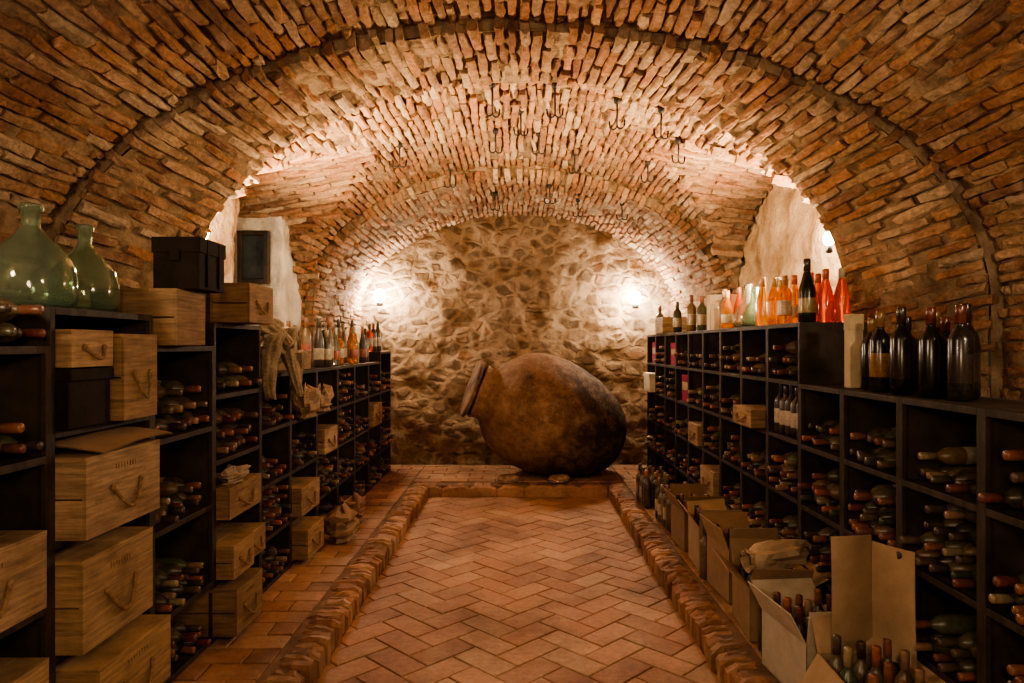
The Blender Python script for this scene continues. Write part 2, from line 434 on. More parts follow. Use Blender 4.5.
for k1 in range(-60,90):
    for k2 in range(-14,15):
        ox,oy=k1+2*k2,k1-2*k2
        for (x0,y0,x1,y1) in((0,0,2,1),(0,1,1,3)):
            gp=0.025
            q=[(ox+x0+gp,oy+y0+gp),(ox+x1-gp,oy+y0+gp),(ox+x1-gp,oy+y1-gp),(ox+x0+gp,oy+y1-gp)]
            q=[((a-b_)*wd*c45,(a+b_)*wd*c45+0.1) for a,b_ in q]
            if min(p[1] for p in q)>6.96 or max(p[1] for p in q)<-1.5: continue
            if min(p[0] for p in q)>0.91 or max(p[0] for p in q)<-0.91: continue
            q=clip(q,0,0.905,True);  q=clip(q,0,-0.905,False) if q else q
            q=clip(q,1,6.945,True) if q else q; q=clip(q,1,-1.5,False) if q else q
            if q and len(q)>=3: poly_tile(tl,q,U(-0.0015,0.0015))
o=tl.build('floor_herringbone_tiles',[M_tile]); fixn(o)
PZ=0.12
pf=Bld()
pf.box(-2.65,-0.95,-1.5,8.25,-0.02,PZ-0.012); pf.box(0.95,2.45,-1.5,8.25,-0.02,PZ-0.012); pf.box(-0.96,0.96,6.99,8.25,-0.02,PZ-0.012)
pf.build('floor_platform',[M_grout])
pt_=Bld()
def rect_tiles(x0,x1,y0,y1,lx,ly):
    y=y0;r=0
    while y<y1:
        x=x0-(lx/2 if r%2 else 0)
        while x<x1:
            a,b_=max(x,x0),min(x+lx-0.008,x1); c,d=y,min(y+ly-0.008,y1)
            if b_-a>0.02 and d-c>0.02: poly_tile(pt_,[(a,c),(b_,c),(b_,d),(a,d)],PZ+U(-0.003,0.003))
            x+=lx
        y+=ly;r+=1
rect_tiles(-1.85,-1.08,0.5,8.1,0.26,0.15); rect_tiles(1.08,1.85,0.5,8.1,0.26,0.15); rect_tiles(-1.07,1.07,7.14,8.1,0.28,0.15)
o=pt_.build('floor_platform_tiles',[M_tile]); fixn(o)
cb=Bld()
y=0.6
while y<7.1:
    for sx in(-1,1):
        cb.brick(Vector((sx*(0.985+U(-.012,.012)),y,PZ-0.016)),Vector((1,U(-.08,.08),0)).normalized(),Vector((0,1,0)),Vector((0,0,1)),0.165,U(.054,.066),U(0.004,0.020),tcol(),0.014,0.13,0.007)
    y+=0.068
x=-0.9
while x<0.92:
    cb.brick(Vector((x,7.05,PZ-0.022)),Vector((1,0,0)),Vector((0,1,0)),Vector((0,0,1)),0.27,0.17,U(0.010,0.016),tuple(q*.9 for q in tcol()),0.02,0.13,0.006); x+=0.275
o=cb.build('floor_curb',[M_tile]); fixn(o)

# ------------------------------------------------------------------ racks
XF,XB=1.42,1.76
rackcells=[]
def rack(side,y0,y1,levels,top):
    b=Bld(); t=0.011
    def bx(xa,xb,*r):
        xa,xb=(side*xa,side*xb); b.box(min(xa,xb),max(xa,xb),*r)
    y1-=0.002
    bx(XF,XB,y0,y0+t,PZ,top); bx(XF,XB,y1-t,y1,PZ,top)
    bx(XF-0.006,XF+0.012,y0-0.003,y0+0.02,PZ,top); bx(XF-0.006,XF+0.012,y1-0.02,y1+0.001,PZ,top)
    bx(XB-0.008,XB,y0,y1,PZ,top)
    zs=[PZ+0.03]+levels+[top]
    for i,zz in enumerate(zs):
        bx(XF,XB-0.008,y0+t,y1-t,zz-0.016,zz); bx(XF-0.006,XF+0.01,y0+0.02,y1-0.02,zz-0.024,zz)
        if i<len(zs)-1: rackcells.append((side,y0+t,y1-t,zz,zs[i+1]-0.022))
    b.build('wine_rack',[M_rack],bevel=0.002)
LE=[1.54,2.12,2.71,3.26,3.85,4.36,4.93,5.5,6.07,6.64,7.21,7.78]
LT=[([.35,.72,1.17],1.5),([.27,.55,.90,1.24],1.62),([.41,.77,1.13],1.5),([.40,.68,.96,1.27],1.61)]+[([.42,.72,1.03],1.34)]*6+[([.42,.72,1.03],1.44)]
rack(-1,0.96,1.535,[.35,.72,1.17],1.5)
for i in range(11): rack(-1,LE[i],LE[i+1],*LT[i])
for k in range(-5,9):
    y0=3.52+0.46*k
    if k<0: rack(1,y0,y0+.46,[.41,.71,1.01],1.31)
    else: rack(1,y0,y0+.46,[.42,.72,1.02,1.32],1.62)

# ------------------------------------------------------------------ bottles
GLS=[(0.035,0.036,0.020),(0.05,0.05,0.028),(0.085,0.065,0.04),(0.035,0.026,0.02),(0.12,0.09,0.06),(0.02,0.018,0.012),(0.06,0.075,0.04),(0.14,0.09,0.045)]
CAPS=[(0.16,0.05,0.03),(0.22,0.08,0.045),(0.13,0.035,0.03),(0.28,0.17,0.10),(0.04,0.03,0.025),(0.24,0.10,0.05),(0.10,0.07,0.05),(0.05,0.035,0.03),(0.32,0.10,0.05),(.3,.24,.14),(.04,.05,.03)]
def bottle(B,M,r=0.037,h=0.30,gl=None,cap=None,label=None,seg=12,gm=0,kind='b'):
    gl=gl or random.choice(GLS); cap=cap or random.choice(CAPS)
    k=h/0.30
    if kind=='b': p=[(0.8*r,0),(r,0.006*k),(r,0.055*k),(r*1.004,0.056*k),(r*1.004,0.145*k),(r,0.146*k),(r,0.19*k),(r*.86,0.208*k),(r*.5,0.226*k),(r*.38,0.238*k),(r*.38,0.243*k),(r*.42,0.244*k),(r*.41,0.296*k),(r*.36,0.30*k)]
    else: p=[(0.8*r,0),(r,0.006*k),(r,0.045*k),(r*1.004,0.046*k),(r*1.004,0.115*k),(r,0.116*k),(r,0.14*k),(r*.9,0.165*k),(r*.65,0.20*k),(r*.42,0.235*k),(r*.38,0.243*k),(r*.42,0.244*k),(r*.41,0.296*k),(r*.36,0.30*k)]
    lb=label or gl
    cols=[gl,gl,gl,lb,gl,gl,gl,gl,gl,gl,cap,cap,cap]
    ms=[gm,gm,gm,(0 if label else gm),gm,gm,gm,gm,gm,gm,0,0,0]
    B.lathe(p,seg,cols,ms,M)
def lying(side,x,y,z,yaw=0,pitch=0):
    return Matrix.Translation((x,y,z))@Matrix.Rotation(yaw,4,'Z')@Matrix.Rotation(-side*(math.pi/2)+pitch,4,'Y')@Matrix.Rotation(U(0,6),4,'Z')
BL={-1:Bld(),1:Bld()}
def fill(side,y0,y1,z0,z1,frac=0.7,r=0.037,maxrows=9):
    B=BL[side]; dia=2*r+0.002; n=int((y1-y0)/dia); rows=min(maxrows,int((z1-z0-2*r)/(dia*0.87))+1)
    off=(y1-y0-n*dia)*0.5
    prev=[True]*(n+2)
    for j in range(rows):
        cur=[]; m=n-(j%2)
        for i in range(m):
            ok = (prev[i] and prev[i+1]) if j>0 else True
            if j>0 and R()>frac: ok=False
            if j==0 and R()>0.98: ok=False
            cur.append(ok)
            if not ok: continue
            y=y0+off+r+dia*(i+(0.5 if j%2 else 0)); zz=z0+r+j*dia*0.87+0.001
            xb=side*(XB-0.018-U(0,.065))
            lb=random.choice([(.34,.29,.21),(.45,.40,.3),(.2,.15,.1)]) if R()<0.4 else None
            bottle(B,lying(side,xb,y,zz,U(-.045,.045)),r=r*U(.88,1.0),h=U(.285,.325),label=lb)
        if j%2==0: prev=[True if (k<len(cur) and cur[k]) else False for k in range(n+1)]
        else: prev=[False]+cur+[False]
noFill=[]
def occupied(side,y,z):
    for (s,a,b_,c,d) in noFill:
        if s==side and a<=y<=b_ and c<=z<=d: return True
    return False
# ------------------------------------------------------------------ crates
CW=[(0.31,0.20,0.11),(0.35,0.235,0.135),(0.27,0.17,0.095),(0.37,0.255,0.155)]
def glyph(b,fx,sgn,yc,zc_,w,h,n,col):
    st=w/n
    for i in range(n):
        y0=yc-w/2+i*st; x0,x1=(fx,fx+.0010) if sgn>0 else (fx-.0010,fx)
        b.box(x0,x1,y0+st*.2,y0+st*U(.35,.7),zc_-h*U(.2,.5),zc_+h*U(.2,.5),col)
def crate(x0,x1,y0,y1,z0,z1,sgn=1,handle=True,name='wooden_wine_crate',stamp=True,base=None):
    b=Bld(); c0=base or random.choice(CW)
    def cc(): f=U(.82,1.12); return tuple(q*f for q in c0)
    t=0.012; e=0.0025
    h=z1-z0; np_=2 if h>0.15 else 1
    for i in range(np_):
        a=z0+h*i/np_+e; d=z0+h*(i+1)/np_-e
        b.box(x0+t,x1-t,y0,y0+t,a,d,cc()); b.box(x0+t,x1-t,y1-t,y1,a,d,cc())
    b.box(x0,x0+t,y0,y1,z0+e,z1-e,cc()); b.box(x1-t,x1,y0,y1,z0+e,z1-e,cc())
    nl=3
    for i in range(nl):
        a=x0+(x1-x0)*i/nl+e*.5; d=x0+(x1-x0)*(i+1)/nl-e*.5
        b.box(a,d,y0-.003,y1+.003,z1-t,z1+.002,cc())
    b.box(x0+t,x1-t,y0+t,y1-t,z0,z0+t,cc())
    fx=x1 if sgn>0 else x0
    yc=(y0+y1)/2
    if handle:
        hw=min(0.085,(y1-y0)*.24); pts=[]
        zt=z0+h*0.55
        for i in range(13):
            t2=i/12; pts.append((fx+sgn*(0.004+0.02*math.sin(math.pi*t2)),yc-hw+2*hw*t2,zt-math.sin(math.pi*t2)*h*0.30))
        b.tube(pts,0.0065,8,(0.3,0.2,0.1),1)
        for yy in(yc-hw,yc+hw): b.lathe([(0.010,0),(0.011,0.006),(.006,.012)],8,(.1,.06,.03),1,Matrix.Translation((fx,yy,zt))@Matrix.Rotation(sgn*math.pi/2,4,'Y'))
    if stamp:
        glyph(b,fx,sgn,yc,z0+h*.80,(y1-y0)*.30,h*.09,8,(0.16,0.095,0.05))
    return b.build(name,[M_crate,M_rope],bevel=0.0015)
def lcr(y0,y1,z0,z1,xf=-1.32,xb=-1.66,**k):
    crate(xb,xf,y0,y1,z0+.001,z1,sgn=1,**k)
lcr(2.14,2.58,.90,1.155,-1.32); noFill.append((-1,2.12,2.71,.8,1.23))
lcr(2.14,2.55,.55,.84,-1.33); noFill.append((-1,2.12,2.71,.5,.88))
lcr(2.16,2.60,.27,.50,-1.29); noFill.append((-1,2.12,2.71,.2,.5))
lcr(1.60,2.08,.72,.95,-1.40); lcr(1.58,2.06,.35,.58,-1.38)
noFill.append((-1,1.5,2.12,.3,1.1))
lcr(2.40,2.62,1.24,1.54,-1.35,handle=True,stamp=False)
lcr(2.15,2.37,1.43,1.55,-1.37,handle=True,stamp=False)
noFill.append((-1,2.12,2.71,1.2,1.6))
b=Bld(); b.box(-1.68,-1.38,2.15,2.37,1.241,1.415); b.box(-1.69,-1.37,2.145,2.375,1.39,1.429); b.build('black_storage_case',[M_dark],bevel=0.004)
crate(-1.68,-1.34,2.75,3.0,1.501,1.725,sgn=1,stamp=False,handle=False,base=(0.29,0.185,0.105))
b=Bld(); b.box(-1.46,-1.275,2.80,3.04,1.729,1.93); b.box(-1.465,-1.27,2.795,3.045,1.875,1.937)
for yy in(2.86,2.97): b.box(-1.2715,-1.267,yy,yy+0.02,1.74,1.93)
b.box(-1.39,-1.35,2.788,2.797,1.84,1.89); b.build('black_presentation_case',[M_dark],bevel=0.005)
crate(-1.47,-1.28,3.34,3.66,1.611,1.80,sgn=1,stamp=False)
crate(-1.72,-1.50,3.30,3.5,1.611,1.79,sgn=1,stamp=False,handle=False)
lcr(3.28,3.68,.68,.83,-1.35); lcr(3.28,3.53,.40,.56,-1.33,stamp=False); lcr(3.55,3.80,.40,.54,-1.37,stamp=False)
lcr(3.24,3.56,.15,.37,-1.30)
lcr(4.40,4.80,.42,.60,-1.36); lcr(4.40,4.76,.15,.34,-1.32); lcr(5.0,5.35,.72,.90,-1.38,stamp=False)
lcr(6.7,7.1,.72,.93,-1.38,stamp=False)
for a in((3.26,3.85,.6,.95),(3.26,3.85,.3,.6),(3.2,3.9,.1,.4),(4.36,4.93,.4,.72),(4.36,4.93,.1,.4),(4.93,5.5,.7,1.0),(6.64,7.21,.7,1.0),(4.36,4.93,1.0,1.3),(4.93,5.5,1.0,1.3)): noFill.append((-1,*a))
def rcr(y0,y1,z0,z1,xf=1.36,xb=1.7,**k):
    crate(xf,xb,y0,y1,z0+.001,z1,sgn=-1,**k)
rcr(4.06,4.40,1.02,1.13,1.35,stamp=False); noFill.append((1,3.98,4.44,1.0,1.3))
rcr(6.78,7.15,1.621,1.78,1.40,stamp=False,handle=False)
rcr(4.95,5.3,.42,.6,1.38,stamp=False); noFill.append((1,4.9,5.36,.4,.7))
rcr(5.42,5.72,.72,.88,1.39,stamp=False); noFill.append((1,5.36,5.82,.7,1.0))
b=Bld()
for (ya,yb,z0,z1,c) in((7.24,7.5,1.34,1.54,(.30,.03,.09)),(6.34,6.6,1.34,1.53,(.32,.04,.10)),(5.9,6.15,1.04,1.25,(.26,.03,.08))):
    b.box(1.44,1.6,ya,yb,z0-.018,z1,c); b.box(1.437,1.44,ya+.03,yb-.03,z0+.08,z1-.06,(.4,.3,.2))
b.build('gift_box_row',[M_card],bevel=0.002)
b=Bld(); b.box(1.36,1.65,7.24,7.56,1.023,1.21,(.62,.56,.44)); b.box(1.355,1.655,7.235,7.565,1.18,1.215,(.65,.59,.47)); b.build('white_carton',[M_card],bevel=0.003)
noFill+= [(1,7.1,7.7,1.0,1.6),(1,6.28,6.74,1.3,1.6),(1,5.8,6.28,1.0,1.3)]
sb=Bld()
for i in range(5): bottle(sb,Matrix.Translation((1.47,3.60+i*0.078,1.023)),.036,.27-.01*(i%2),gl=(.015,.012,.01),cap=(0.03,0.03,0.03),label=(.5,.45,.37))
sb.build('labelled_wine_bottle_row',[M_bottle]); noFill.append((1,3.52,3.98,1.0,1.3))
for (s,y0,y1,z0,z1) in rackcells:
    ym=(y0+y1)/2; zm=z0+0.05
    if occupied(s,ym,zm): continue
    if z1-z0<0.1: continue
    if z0<0.2: fr=0.6
    else: fr=U(0.72,0.98)
    if R()<0.02: continue
    fill(s,y0+.004,y1-.004,z0,z1,fr,r=random.choice([.036,.037,.039]),maxrows=random.choice([2,3,3,4]))
fill(-1,1.56,2.10,1.5,1.66,0.9); fill(-1,1.0,1.5,1.5,1.62,0.8)
BL[-1].build('stacked_wine_bottles',[M_bottle]); BL[1].build('stacked_wine_bottles',[M_bottle])

# ---------------- bottles on top of racks
tb=Bld()
for (x,y,h,lb) in((1.54,3.05,.31,(.02,.016,.014)),(1.50,2.90,.33,(.30,.16,.05)),(1.60,2.88,.31,None),(1.49,2.72,.34,(.03,.02,.018)),(1.585,2.66,.32,(.04,.025,.02)),(1.51,2.56,.33,None),(1.60,2.50,.34,(.03,.02,.015)),(1.66,2.72,.30,None),(1.67,2.60,.31,(.10,.06,.03)),(1.53,2.42,.33,(.03,.02,.015))):
    bottle(tb,Matrix.Translation((x,y,1.311)),.041,h,gl=(0.010,0.009,0.007),cap=random.choice([(.02,.015,.012),(.12,.03,.02),(.20,.11,.04),(.03,.02,.015)]),label=lb,seg=20)
M_bshelf=attr_mat('bottle_dark_glass',0.22,(0.05,0.04,0.028),0.4,10,0.02,60,0.001,0.5,s0=.45,s1=.7)
tb.build('dark_wine_bottle_group',[M_bshelf])
b=Bld(); b.box(1.49,1.55,3.14,3.20,1.311,1.64,(.52,.43,.29)); b.box(1.488,1.552,3.138,3.202,1.57,1.644,(.48,.39,.25)); b.build('bottle_gift_tube',[M_card],bevel=0.004)
tb=Bld()
G=[M_bottle,M_rose,M_amber,M_clear]
for (x,y,h,gm,cap,k) in((1.665,3.60,.28,1,(.5,.42,.3),'c'),(1.60,3.64,.28,1,(.4,.08,.04),'c'),(1.555,3.72,.27,1,(.45,.08,.04),'c'),(1.62,3.78,.27,1,(.4,.08,.04),'c'),
   (1.48,3.88,.27,2,(.5,.25,.1),'b'),(1.56,3.95,.28,2,(.4,.1,.05),'c'),(1.47,4.02,.27,2,(.6,.45,.2),'c'),(1.55,4.12,.27,2,(.45,.3,.15),'b'),(1.47,4.20,.29,2,(.5,.25,.1),'c'),(1.60,4.3,.3,2,(.2,.1,.05),'b'),
   (1.48,4.95,.27,2,(.5,.25,.1),'c'),(1.5,5.08,.29,3,(.4,.3,.2),'b'),(1.58,5.0,.3,1,(.3,.1,.05),'c')):
    bottle(tb,Matrix.Translation((x,y,1.621)),.040,h,cap=cap,gm=gm,label=(.5,.4,.28) if R()<.4 else None,seg=20,kind=k)
tb.build('rose_wine_bottle_group',G)
tb=Bld(); bottle(tb,Matrix.Translation((1.495,3.62,1.621)),.043,.33,gl=(.01,.012,.006),cap=(.05,.03,.02),label=(.25,.18,.08),seg=20,kind='c')
for (x,y,h) in((1.5,6.05,.32),(1.55,5.9,.3),(1.5,7.4,.3),(1.56,5.62,.3),(1.48,6.5,.29)):
    bottle(tb,Matrix.Translation((x,y,1.621)),.04,h,label=(.3,.24,.16),seg=14)
tb.build('dark_wine_bottle_group',[M_bshelf])
def carafe(name,x,y,z,s,mat):
    b=Bld(); pr=[(.02,0),(.075,.003),(.085,.03),(.082,.07),(.06,.12),(.03,.16),(.022,.2),(.024,.25),(.03,.256),(.026,.25),(.019,.2),(.026,.16),(.056,.118),(.078,.07),(.081,.03),(.07,.01)]
    b.lathe([(r*s,h*s) for r,h in pr],24,mat=0,M=Matrix.Translation((x,y,z)),cap1=True); return b.build(name,[mat])
carafe('glass_carafe',1.52,4.50,1.621,1.0,M_demi); carafe('glass_carafe',1.55,4.72,1.621,1.15,M_clear)
b=Bld()
for (x,y,h,c) in((1.47,5.25,.2,(.5,.42,.3)),(1.47,5.36,.27,(.55,.45,.3)),(1.5,5.47,.24,(.45,.35,.2)),(1.55,5.16,.26,(.35,.15,.08))):
    b.box(x,x+.09,y,y+.09,1.621,1.621+h,c); b.box(x-.002,x+.092,y-.002,y+.092,1.621+h-.05,1.621+h+.002,tuple(q*.9 for q in c))
b.build('bottle_carton_group',[M_card],bevel=.003)
tb=Bld()
for i in range(26):
    x=-U(1.47,1.68)
    gm=random.choice([0,0,0,0,0,0,2,3]); bottle(tb,Matrix.Translation((x,5.02+i*0.084,1.341)),.037,U(.26,.42),gm=gm,label=random.choice([None,None,(.45,.4,.3),(.3,.08,.05)]),cap=random.choice(CAPS+[(.45,.4,.3)]),kind=random.choice('bc'))
for i in range(5): bottle(tb,Matrix.Translation((-U(1.48,1.65),7.28+i*.09,1.441)),.037,U(.26,.32),gm=random.choice([0,3,1]),label=(.45,.4,.3))
tb.build('assorted_bottle_group',G)
crate(-1.66,-1.42,4.45,4.8,1.341,1.47,sgn=1,stamp=False,handle=False,base=(.3,.2,.12))
def demijohn(x,y,z,r,h):
    b=Bld(); k=h
    pr=[(.3*r,.012*k),(.8*r,0),(r*.96,.05*k),(r,.18*k),(r*.99,.32*k),(r*.88,.47*k),(r*.62,.60*k),(r*.34,.70*k),(r*.21,.78*k),(r*.19,.93*k),(r*.26,.935*k),(r*.27,.985*k),(r*.22,1.0*k)]
    inn=[(max(rr-.003,0.003),hh+(.006 if hh<.1*k else 0)) for rr,hh in pr[::-1]]
    b.lathe(pr+inn,40,mat=0,M=Matrix.Translation((x,y,z)),cap0=True,cap1=True)
    return b.build('glass_demijohn',[M_demi])
demijohn(-1.60,2.30,1.621,.135,.345); demijohn(-1.60,2.585,1.621,.115,.325)

# ------------------------------------------------------------------ tinaja
tj=bpy.data.objects.new('clay_tinaja_jar',None); sc.collection.objects.link(tj)
b=Bld()
ctrl=[(0.08,-.87),(0.20,-.85),(0.33,-.77),(.45,-.62),(.545,-.42),(.60,-.20),(.63,.01),(.625,.20),(.58,.37),(.50,.51),(.40,.60),(.31,.655),(.27,.69),(.265,.73),(.29,.765),(.315,.785),(.30,.81),(.25,.81),(.22,.77),(.22,.70)]
cp=np.array(ctrl); d=np.r_[0,np.cumsum(np.hypot(*np.diff(cp,axis=0).T))]
pr=[(float(np.interp(q,d,cp[:,0])),float(np.interp(q,d,cp[:,1]))) for q in np.linspace(0,d[-1],80)]
for _ in range(4):
    pr=[pr[0]]+[((pr[i-1][0]+2*pr[i][0]+pr[i+1][0])/4,(pr[i-1][1]+2*pr[i][1]+pr[i+1][1])/4) for i in range(1,len(pr)-1)]+[pr[-1]]
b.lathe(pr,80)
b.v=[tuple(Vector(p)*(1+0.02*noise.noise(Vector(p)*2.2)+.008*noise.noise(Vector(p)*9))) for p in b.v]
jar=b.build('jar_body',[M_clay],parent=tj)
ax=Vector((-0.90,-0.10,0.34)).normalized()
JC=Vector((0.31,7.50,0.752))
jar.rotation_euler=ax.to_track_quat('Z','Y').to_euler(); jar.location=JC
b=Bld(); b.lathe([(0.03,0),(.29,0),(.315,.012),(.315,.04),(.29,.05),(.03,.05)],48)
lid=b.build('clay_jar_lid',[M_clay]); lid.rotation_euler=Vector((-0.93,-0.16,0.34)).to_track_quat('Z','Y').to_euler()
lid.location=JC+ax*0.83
for (x,y) in((-0.10,7.14),(0.42,7.14)):
    b=Bld(); b.lathe([(.04,-.03),(.09,-.03),(.10,.0),(.08,.028),(.03,.036)],10,col=(.32,.2,.13),smooth=False)
    b.v=[(p[0]*1.3*(1+.2*noise.noise(Vector(p)*20)),p[1],p[2]) for p in b.v]
    o=b.build('chock_stone',[M_brick]); o.location=(x,y,PZ+.032); o.rotation_euler=(0,0,U(0,1))

# ------------------------------------------------------------------ hooks
def ceil_z(x,y):
    if y<6.42: return max(zc(x),cross_z(x,y))
    return 1.85+1.19*math.sqrt(max(0,1-(x/1.86)**2))
for (x,y,l) in((-.16,4.35,.20),(.23,4.35,.20),(.02,4.85,.17),(-.17,5.3,.16),(.63,4.45,.18),(.90,4.4,.18),(1.1,4.8,.15),(.16,5.37,.15),(.47,5.8,.16),(.6,7.0,.16),(-.23,7.0,.15),(.98,6.6,.15),(-.6,6.2,.16),(1.02,5.5,.15),(-.88,5.2,.16),(.3,6.6,.16)):
    b=Bld(); zt=ceil_z(x,y); l*=.92
    b.tube([(0,0,.03),(0,0,-l*.4),(0,0,-l)],.0062,8)
    for s in(-1,1):
        pts=[(0,0,-l)]
        for k in range(1,8):
            a=math.pi*k/8; pts.append((s*.024*(1-math.cos(a)),0,-l-.024*math.sin(a)))
        pts.append((s*.051,0,-l+.03)); b.tube(pts,.0056,8)
    b.lathe([(.022,.02),(.022,-.02),(.01,-.03)],10)
    o=b.build('ceiling_hook',[M_iron]); o.location=(x,y,zt-.012); o.rotation_euler=(0,0,U(-.5,.5))

# ------------------------------------------------------------------ sacks, cardboard, boxes
def sleeves(name,items,col):
    b=Bld()
    for (x,y,z,dx,dy,dz,ln,r0,r1) in items:
        n1,ns=16,26; vs=[];fs=[]
        ax_=Vector((dx,dy,dz)).normalized(); q=ax_.to_track_quat('Z','Y').to_matrix().to_4x4(); M=Matrix.Translation((x,y,z))@q
        sd=U(0,50)
        for i in range(n1+1):
            t=i/n1; r=r0+(r1-r0)*t**.7
            bend=.05*math.sin(t*2.4+sd)
            for k in range(ns):
                a=2*math.pi*k/ns; rr=r*(1+.18*math.sin(8*a+sd)+.4*noise.noise(Vector((math.cos(a)*2+sd,math.sin(a)*2,t*4))))
                vs.append((rr*math.cos(a)+bend,rr*math.sin(a),t*ln+.02*noise.noise(Vector((a*3,sd,t)))))
        for i in range(n1):
            for k in range(ns): fs.append((i*ns+k,i*ns+(k+1)%ns,(i+1)*ns+(k+1)%ns,(i+1)*ns+k))
        fs.append(tuple(range(ns))[::-1]); fs.append(tuple(n1*ns+k for k in range(ns)))
        f=U(.75,1.2); b.add(vs,fs,tuple(c*f for c in col),0,True,M)
    return b.build(name,[M_cloth])
sleeves('burlap_bottle_sleeves',[(-1.40,3.98,1.56,.12,-.1,-1,.36,.06,.03),(-1.36,4.10,1.60,.18,.1,-1,.40,.06,.02),(-1.50,3.95,1.37,-.2,.2,1,.28,.07,.04),(-1.55,4.15,1.38,.2,.3,1,.29,.08,.045),(-1.47,4.02,1.62,.8,-.1,-.6,.20,.055,.03),(-1.60,4.05,1.42,1,.1,.3,.26,.06,.04),(-1.36,4.22,1.46,.1,.2,-1,.30,.05,.02),(-1.52,4.28,1.40,.5,.2,.6,.22,.06,.03)],(.36,.28,.19))
def lump(name,x,y,z,sx,sy,sz,mat,col,seed,fold=6,amp=.18):
    b=Bld(); rows=[];nu,nv=16,9
    for j in range(nv+1):
        v=j/nv; row=[]
        r=(min(1,v*6)*min(1,(1-v)*3+.35) if v<1 else .1)
        if v==0: r=.85
        for i in range(nu+1):
            a=2*math.pi*(i%nu)/nu
            n=noise.fractal(Vector((math.cos(a)*1.8+seed,math.sin(a)*1.8,v*4)),1,2,4)
            q=r*(1+amp*math.sin(fold*a+3*v+seed)*v+.5*n)
            row.append((math.cos(a)*q*sx,math.sin(a)*q*sy,v*sz*(1+.25*n*(v>0))))
        rows.append(row)
    grid(b,rows,col,smooth=False)
    o=b.build(name,[mat]); o.location=(x,y,z); return o
lump('paper_bundle',-1.42,5.06,1.035,.07,.12,.17,M_card,(.34,.26,.18),9)
lump('paper_bundle',-1.40,4.62,1.035,.07,.13,.20,M_card,(.30,.22,.15),19)
lump('paper_bundle',-1.26,4.98,PZ+.01,.10,.13,.22,M_card,(.28,.19,.12),11)
lump('paper_bundle',-1.30,5.5,PZ+.01,.09,.12,.20,M_card,(.24,.14,.09),13)
lump('paper_bundle',-1.40,3.45,.835,.05,.12,.07,M_card,(.34,.28,.21),33)
def sheet(name,org,u,v,col,curl=.03,mat=None,t=0.004):
    org=Vector(org);u=Vector(u);v=Vector(v); n=u.cross(v).normalized()
    b=Bld()
    for off in(0,t):
        rows=[[tuple(org+u*(i/8)+v*(k/8)+n*(off+curl*math.sin(math.pi*i/8)+curl*.6*math.sin(math.pi*k/8))) for k in range(9)] for i in range(9)]
        grid(b,rows,col)
    return b.build(name,[mat or M_card])
sheet('cardboard_sheet',(-1.66,2.17,1.17),(.36,.03,-.01),(0,.44,.01),(.32,.21,.13),.02)
def open_box(x,y,z,sx,sy,sz,rot,col,flap=(35,-20,50,10),nb=0,name='open_cardboard_box'):
    b=Bld(); t=.004
    b.box(-sx/2,sx/2,-sy/2,sy/2,0,t,col)
    b.box(-sx/2,sx/2,-sy/2,-sy/2+t,0,sz,col); b.box(-sx/2,sx/2,sy/2-t,sy/2,0,sz,col)
    b.box(-sx/2,-sx/2+t,-sy/2,sy/2,0,sz,col); b.box(sx/2-t,sx/2,-sy/2,sy/2,0,sz,col)
    fl=min(sx,sy)*.48
    c2=tuple(q*1.12 for q in col)
    for i,(ang) in enumerate(flap):
        a=math.radians(ang)
        if i<2:
            s=-1 if i==0 else 1
            M=Matrix.Translation((0,s*sy/2,sz))@Matrix.Rotation(-s*a,4,'X'); b.box(-sx/2,sx/2,-t/2,t/2,0,fl,c2,M=M)
        else:
            s=-1 if i==2 else 1
            M=Matrix.Translation((s*sx/2,0,sz))@Matrix.Rotation(s*a,4,'Y'); b.box(-t/2,t/2,-sy/2,sy/2,0,fl,c2,M=M)
    nbx=len(b.m)
    nx=int((sx-.01)/.08);ny=int((sy-.01)/.08); c=0
    for i in range(nx):
        for k in range(ny):
            if c>=nb or R()<.08: continue
            c+=1
            M=Matrix.Translation((-sx/2+.045+i*(sx-.09)/max(nx-1,1),-sy/2+.045+k*(sy-.09)/max(ny-1,1),.006))@Matrix.Rotation(U(-.05,.05),4,'X')
            bottle(b,M,.036,U(.30,.34),gm=1)
    for idx in range(nbx,len(b.m)): b.m[idx]=1
    o=b.build(name,[M_card,M_bottle]); o.location=(x,y,z); o.rotation_euler=(0,0,rot); return o
C1=(.28,.185,.11);C2=(.34,.24,.15);C3=(.22,.14,.085);CWH=(.42,.37,.29)
z0=PZ+.004
open_box(1.235,4.86,z0,.26,.34,.26,.05,C3,(20,10,30,60),10)
open_box(1.235,4.42,z0,.25,.33,.27,-.04,C2,(15,40,35,70),10)
open_box(1.245,3.92,z0,.26,.36,.28,.06,C1,(5,30,20,60),10)
open_box(1.225,3.42,z0,.27,.36,.25,-.08,C1,(30,15,50,60),12)
open_box(1.215,2.86,z0,.28,.38,.24,.1,CWH,(10,50,28,75),12)
open_box(1.23,2.36,z0,.28,.40,.25,-.05,C2,(100,35,150,75),12)
sheet('cardboard_sheet',(1.145,2.56,.37),(.165,.03,.0),(.02,.05,.42),(.34,.24,.15),.008)
sheet('cardboard_sheet',(1.315,2.585,.37),(.075,-.15,.0),(.015,.04,.40),(.38,.27,.17),.008)
o=lump('paper_bag',0,0,0,.06,.05,.34,M_card,(.46,.34,.23),21,5,.3); o.rotation_euler=(0,math.radians(86),.35); o.location=(1.04,3.2,.52)
tb=Bld()
for i in range(16):
    bottle(tb,Matrix.Translation((1.14+.085*(i%3)+U(-.008,.008),5.15+.09*(i//3)+U(-.008,.008),z0)),.036,U(.28,.32),label=(.4,.34,.24) if R()<.4 else None)
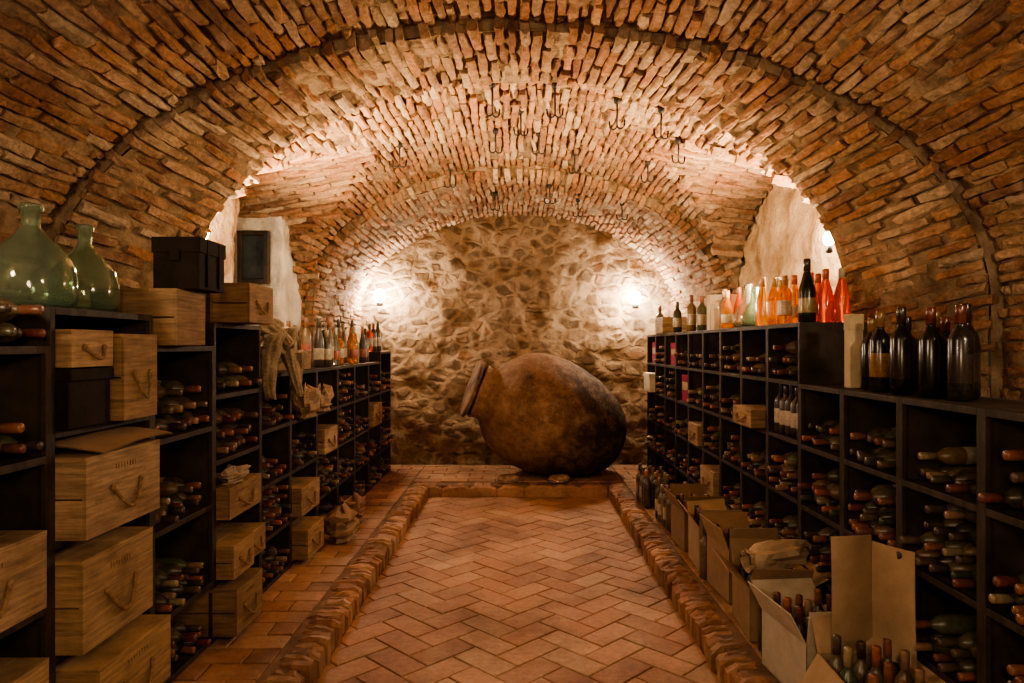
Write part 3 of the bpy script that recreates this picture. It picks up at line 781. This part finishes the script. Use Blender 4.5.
for i in range(14):
    bottle(tb,Matrix.Translation((1.10+.085*(i%3),5.95+.09*(i//3),z0)),.036,U(.28,.32),label=(.4,.34,.24) if R()<.4 else None)
for i in range(3): bottle(tb,Matrix.Translation((1.11+.09*i,4.15,z0)),.036,U(.28,.32))
for i in range(3): bottle(tb,Matrix.Translation((1.12+.09*i,3.155,z0)),.036,U(.3,.32))
tb.build('floor_wine_bottle_group',[M_bottle])

# ------------------------------------------------------------------ lamps
def lamp(x,y,z,power,size=.04,col=(1,.74,.46),bulb=.032,off=(0,0,0)):
    e=bpy.data.objects.new('wall_lamp',None); sc.collection.objects.link(e)
    b=Bld()
    b.lathe([(.001,bulb),(bulb*.6,bulb*.8),(bulb,0),(bulb*.8,-bulb*.7),(bulb*.45,-bulb*1.3)],16)
    o=b.build('bulb',[M_bulb],parent=e); o.location=(x,y,z)
    b=Bld(); b.lathe([(bulb*.5,-bulb*1.2),(bulb*.6,-bulb*1.3-.04),(.012,-bulb*1.3-.045)],12)
    o=b.build('socket',[M_iron],parent=e); o.location=(x,y,z)
    l=bpy.data.lights.new('lamp_light','POINT'); l.energy=power; l.color=col; l.shadow_soft_size=size
    lo=bpy.data.objects.new('light',l); sc.collection.objects.link(lo); lo.parent=e; lo.location=(x+off[0],y+off[1],z+off[2])
def vault_fill(x,y,z,power,target,col=(1,.68,.37)):
    e=bpy.data.objects.new('vault_fill_spot',None); sc.collection.objects.link(e)
    P=Vector((x,y,z)); T=(Vector(target)-P).normalized()
    b=Bld(); b.lathe([(.02,-.11),(.035,-.10),(.045,-.02),(.045,0),(.038,0),(.030,-.06),(.01,-.07)],16)
    o=b.build('housing',[M_iron],parent=e); o.location=P; o.rotation_euler=T.to_track_quat('Z','Y').to_euler()
    l=bpy.data.lights.new('vault_fill','SPOT'); l.energy=power; l.color=col; l.shadow_soft_size=.05; l.spot_size=math.radians(120); l.spot_blend=.9
    lo=bpy.data.objects.new('light',l); sc.collection.objects.link(lo); lo.parent=e; lo.location=P+T*.015; lo.rotation_euler=T.to_track_quat('-Z','Y').to_euler()
lamp(-1.59,8.05,2.09,32,bulb=.066,off=(.05,-.12,0),col=(1,.78,.52)); lamp(1.35,8.05,2.06,32,bulb=.066,off=(-.05,-.12,0),col=(1,.78,.52))
lamp(1.84,4.14,2.14,26,bulb=.035,off=(-.14,.08,.0)); lamp(-1.87,4.16,2.17,22,bulb=.03,off=(.14,.08,.0))
vault_fill(1.86,4.45,1.78,480,(0.4,4.85,3.1)); vault_fill(-1.84,4.45,1.72,480,(-0.4,4.85,3.1))  # made-up spots and housings, added to brighten the middle vault
lamp(-1.9,0.4,2.3,52,off=(.1,.05,0),size=.15); lamp(1.9,0.4,2.3,52,off=(-.1,.05,0),size=.15)
l=bpy.data.lights.new('rack_fill_light','POINT'); l.energy=52; l.color=(1,.73,.47); l.shadow_soft_size=.25  # unseen soft fill behind the camera, added to light the rack interiors
lo=bpy.data.objects.new('rack_fill_light',l); sc.collection.objects.link(lo); lo.location=(0,-.5,1.9)

wd_=bpy.data.worlds.new('World'); sc.world=wd_; wd_.use_nodes=True
wd_.node_tree.nodes['Background'].inputs[0].default_value=(1,.7,.45,1); wd_.node_tree.nodes['Background'].inputs[1].default_value=.02
sc.view_settings.view_transform='AgX'; sc.view_settings.look='AgX - Medium High Contrast'; sc.view_settings.exposure=0.68

cam=bpy.data.cameras.new('cam'); co=bpy.data.objects.new('camera',cam); sc.collection.objects.link(co)
cam.sensor_width=36; cam.lens=700/1024*36; cam.shift_x=-6/1024; cam.shift_y=4.5/1024; cam.clip_start=.05
co.location=(0,0,1.5); co.rotation_euler=(math.pi/2,0,0)
sc.camera=co
print('verts',sum(len(o.data.vertices) for o in bpy.data.objects if o.type=='MESH'))
